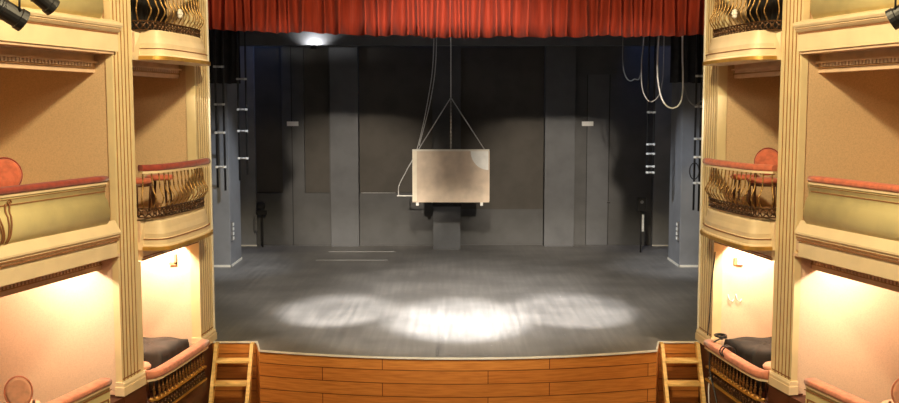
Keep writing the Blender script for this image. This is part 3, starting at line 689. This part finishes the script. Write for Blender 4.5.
cable('cable', 'grey cable loop hanging just left of the thick white loop', [(3.42, 18, 7.2), (3.40, 18, 4.9), (3.36, 18, 4.2), (3.38, 18, 3.75), (3.50, 18, 3.52), (3.64, 18, 3.56), (3.74, 18.05, 3.8), (3.78, 18.1, 4.4), (3.76, 18.1, 7.2)], 0.010, 'rope')
cable('cable', 'thin dark cable loop hanging furthest left in the top right of the stage', [(3.30, 19.5, 7.2), (3.28, 19.5, 5.0), (3.28, 19.5, 4.3), (3.36, 19.5, 3.98), (3.50, 19.5, 3.95), (3.66, 19.5, 4.3), (3.70, 19.5, 7.2)], 0.010, 'greycable')
cable('cable', 'dark cable loop between the white loop and the right pilaster', [(3.95, 17.3, 7.2), (3.94, 17.3, 4.2), (4.0, 17.3, 3.7), (4.12, 17.3, 3.46), (4.26, 17.3, 3.5), (4.36, 17.3, 3.9), (4.38, 17.3, 7.2)], 0.012, 'greycable')
bm = nb(); pts = [(4.60+0.09*math.cos(a*PI/8), 18.96, 2.18+0.16*math.sin(a*PI/8)) for a in range(17)]; tube(bm, pts, 0.012, 6)
tag(obj('cable_coil', bm, 'blackmetal'), 'black coil of cable hung on the rightmost pipe ladder', 'cable')

# ------------------------------------------------------------------ hung board
YS = 22.0
r_ = thing('hung_board', 'tan rectangular board with a pale left edge hung on ropes over mid stage', 'board', (-0.07, YS, 1.22))
bm = nb(); box(bm, -0.95+0.10, 0.75, YS-0.03, YS+0.03, 1.31, 2.43, 0.004); obj('panel', bm, 'board', r_, world=True)
bm = nb(); box(bm, -0.95, -0.85, YS-0.035, YS+0.035, 1.31, 2.44, 0.003); obj('edge_strip', bm, 'board_edge', r_, world=True, label='pale left edge strip')
bm = nb(); box(bm, -0.95, 0.77, YS-0.04, YS+0.04, 2.43, 2.47); obj('top_bar', bm, 'pale_edge', r_, world=True)
bm = nb(); box(bm, 0.75, 0.775, YS-0.035, YS+0.035, 1.31, 2.43); box(bm, -0.95, 0.77, YS-0.035, YS+0.035, 1.285, 1.31); obj('frame', bm, 'board', r_, world=True)
bm = nb(); vs = [(0.75, YS-0.034, 2.43)]
for k in range(13):
    a = PI+PI/2*k/12; vs.append((0.75+0.40*math.cos(a), YS-0.034, 2.43+0.42*math.sin(a)))
loft(bm, [vs, [(x, y+0.006, z) for x, y, z in vs]]); obj('corner_patch', bm, 'white', r_, world=True, label='pale rounded corner')
for x in (-0.84, 0.60):
    bm = nb(); box(bm, x-0.03, x+0.03, YS-0.03, YS+0.03, 1.21, 1.29); obj('foot', bm, 'white', r_, world=True)
APX = (-0.09, YS, 3.62)
def rope(label, pts, rad=0.011, m='rope'):
    bm = nb(); tube(bm, pts, rad, 6); tag(obj('rope', bm, m), label, 'rope')
rope('left leg of the rope bridle holding the tan board', [APX, (-0.82, YS, 2.455)])
rope('right leg of the rope bridle holding the tan board', [APX, (0.66, YS, 2.47)])
rope('single rope rising from the bridle point towards the flies', [APX, (-0.09, YS, 7.4)], 0.012)
bm = nb()
for k in range(28): 
    z = 3.60-k*0.041; box(bm, -0.10 if k % 2 else -0.105, -0.08 if k % 2 else -0.075, YS-0.01, YS+0.01, z-0.022, z+0.022)
tag(obj('chain', bm, 'steel'), 'pale chain running straight down from the bridle point to the board', 'chain')
cable('cable', 'outer pale cable of the pair running down to the left edge of the tan board', [(-0.46, YS+0.3, 6.5), (-0.48, YS+0.3, 4.6), (-0.60, YS+0.25, 3.6), (-0.84, YS+0.1, 2.5), (-1.08, YS, 2.0), (-1.25, YS, 1.66), (-1.26, YS, 1.44)], 0.010, 'rope')
cable('cable', 'pale cable beside its twin, running down to the top left corner of the tan board', [(-0.41, YS+0.35, 6.5), (-0.42, YS+0.35, 4.6), (-0.54, YS+0.3, 3.6), (-0.80, YS+0.12, 2.55)], 0.010, 'rope')
rope('short white horizontal rod at the lower left of the tan board', [(-1.30, YS, 1.43), (-0.95, YS, 1.43)], 0.013, 'white')
# black box on a post below the board
r_ = thing('black_stand', 'black flat-topped stand directly below the tan board', 'stand', (-0.19, 23.6, 0))
bm = nb(); box(bm, -0.53, 0.17, 23.45, 23.75, 1.04, 1.12, 0.006); obj('top', bm, 'black', r_, world=True)
bm = nb(); box(bm, -0.51, 0.14, 23.48, 23.7, 0.0, 1.04); obj('body', bm, 'stagewall2', r_, world=True)
# cable along dado
rope('thin pale wire along the ledge left of the tan board', [(-2.3, YB-0.11, 1.31), (-1.45, YB-0.11, 1.31)], 0.006, 'rope')

# ------------------------------------------------------------------ signs and fittings on the stage walls
for x, nm2 in ((-3.95, 'left'), (3.26, 'right')):
    bm = nb(); yb = YB-0.115 if x < 0 else YB-0.07; box(bm, x-0.14, x+0.14, yb-0.03, yb, 2.95, 3.06, 0.004)
    tag(obj('wall_plate', bm, 'white'), 'small pale rectangular plate on the dark back wall, the %s one' % nm2, 'sign')
r_ = thing('wall_socket_stand', 'black box with a round knob on a thin stand in the left back corner', 'stand', (-4.72, 23.9, 0))
bm = nb(); lathe(bm, [(0.05, -0.09), (0.10, -0.07), (0.11, 0.0), (0.10, 0.07), (0.05, 0.09)], 12, (0, 0, 1.02)); box(bm, -0.10, 0.13, -0.05, 0.05, 0.80, 0.90); obj('box', bm, 'black', r_)
bm = nb(); tube(bm, [(0.03, 0, 0), (0.03, 0, 0.8)], 0.02, 8); obj('post', bm, 'black', r_)
bm = nb(); [box(bm, -0.16, -0.125, -0.05, -0.02, 0.42+k*0.09, 0.46+k*0.09) for k in range(4)]; box(bm, -0.16, -0.10, -0.02, 0.02, 0.40, 0.80); obj('cleat_strip', bm, 'steel', r_)
r_ = thing('wall_socket_stand', 'black square box with a round dial on a thin stand at the right back', 'stand', (4.38, 23.0, 0))
bm = nb(); box(bm, -0.10, 0.09, -0.08, 0.08, 0.98, 1.30, 0.01); obj('box', bm, 'black', r_)
bm = nb(); tube(bm, [(0.0, -0.085, 1.2), (0.0, -0.075, 1.2)], 0.04, 12); obj('dial', bm, 'steel', r_)
bm = nb(); tube(bm, [(0.0, 0, 0), (0.0, 0, 0.98)], 0.02, 8); obj('post', bm, 'black', r_)
bm = nb(); [box(bm, 0.03, 0.06, -0.05, -0.02, 0.55+k*0.08, 0.59+k*0.08) for k in range(4)]; box(bm, 0.02, 0.07, -0.02, 0.0, 0.5, 0.9); obj('cleat_strip', bm, 'white', r_)
for sx in (-1, 1):
    r_ = thing('socket_strip', 'vertical white socket strip low on the grey %s wing pier' % NAME[sx], 'socket', (sx*4.79, 20.98, 0.55))
    bm = nb(); a, b = sorted((-sx*0.03, sx*0.01)); box(bm, a, b, -0.05, 0.05, 0, 0.42, 0.004); obj('back_plate', bm, 'steel', r_)
    for k in range(4):
        bm = nb(); a, b = sorted((-sx*0.045, -sx*0.03)); box(bm, a, b, -0.04, 0.04, 0.03+k*0.10, 0.09+k*0.10); obj('socket', bm, 'white', r_)

# ------------------------------------------------------------------ lamps over the stage
r_ = thing('uplight', 'small black uplight at the beam glowing above the left of the stage', 'stage light', (-3.25, 22.93, 4.725))
bm = nb(); lathe(bm, [(0.05, 0.0), (0.07, 0.02), (0.08, 0.10), (0.07, 0.10), (0.055, 0.03)], 14); obj('lamp_body', bm, 'blackmetal', r_)
bm = nb(); tube(bm, [(0, 0, 0.02), (0, 0.10, 0.06), (0, 0.20, 0.14)], 0.012, 6); obj('bracket', bm, 'blackmetal', r_)
light('SPOT', 'uplight_light', (-3.25, 22.93, 4.825), 34, (1, 0.98, 0.95), target=(-3.25, 23.10, 4.95), spot_size=math.radians(150), spot_blend=0.5, shadow_soft_size=0.03)
r_ = thing('small_lamp', 'tiny white lamp just under the hem of the red valance, mid stage', 'stage light', (0.09, 15.4, 4.56))
bm = nb(); lathe(bm, [(0.03, 0), (0.07, 0.03), (0.07, 0.07), (0.03, 0.09)], 12); obj('lamp_body', bm, 'white', r_)
bm = nb(); tube(bm, [(0, 0, 0.08), (0, 0, 2.9)], 0.01, 6); obj('stem', bm, 'blackmetal', r_)

# ------------------------------------------------------------------ battens and hatch on the floor
for (x0, x1, y, lb) in ((-2.98, -1.40, 23.1, 'thin pale batten lying on the grey stage floor, the one nearer the back wall'), (-3.10, -1.50, 21.8, 'thin pale batten lying on the grey stage floor, the one nearer the audience')):
    bm = nb(); box(bm, x0, x1, y-0.012, y+0.012, 0.0, 0.012); tag(obj('floor_batten', bm, 'greycable'), lb, 'batten', 'battens on the stage floor')
bm = nb(); box(bm, -0.30, 0.46, 13.30, 13.32, 0, 0.005); box(bm, -0.30, -0.285, 13.30, 13.62, 0, 0.005)
struct('trim_20', bm, 'steel')

# ------------------------------------------------------------------ cables by the right box
cable('cable', 'black cable draped over the right pink rail and hanging to the floor beside the steps', [(3.68, 13.47, 0.19), (3.62, 13.45, 0.19), (3.52, 13.42, 0.10), (3.48, 13.35, -0.2), (3.52, 13.1, -0.6), (3.5, 12.9, -0.9), (3.46, 13.1, -1.2), (3.45, 13.2, AUD+0.02)], 0.012, 'blackmetal')
cable('cable', 'thin white cable hanging in a loop below the right bronze balustrade', [(3.575, 13.50, -0.235), (3.50, 13.45, -0.5), (3.46, 13.1, -0.85), (3.56, 12.8, -0.78), (3.62, 12.7, -0.5)], 0.009, 'whitecable')
bm = nb()
for j, (t, n) in enumerate(((0.95, 0.07), (1.02, 0.07))):
    pts = [Br.P(t+0.02*math.sin(a), n+0.095*math.cos(a), 0.15+0.075*math.sin(a)) for a in [k*PI/8 for k in range(17)]]; tube(bm, pts, 0.010, 6)
tag(obj('cable_tie', bm, 'blackmetal'), 'black cable wound twice round the right pink rail', 'cable')
cable('cable', 'long black cable running down the inner jamb of the right boxes to the rail', [Br.P(1.66, -0.02, 1.4), Br.P(1.67, 0.02, 0.9), Br.P(1.68, 0.03, 0.5), Br.P(1.66, 0.06, 0.22)], 0.010, 'blackmetal')
bm = nb(); pts = []
for k in range(60): pts.append(Br.P(1.50+0.10*math.sin(k*0.62), -0.06+0.07*math.cos(k*0.62)-0.01*math.sin(k*0.2), 0.245+0.012*math.sin(k*0.31)))
tube(bm, pts, 0.010, 5); tag(obj('cable_coil', bm, 'blackmetal'), 'tangle of black cable lying on the right covered table by the rail', 'cable')
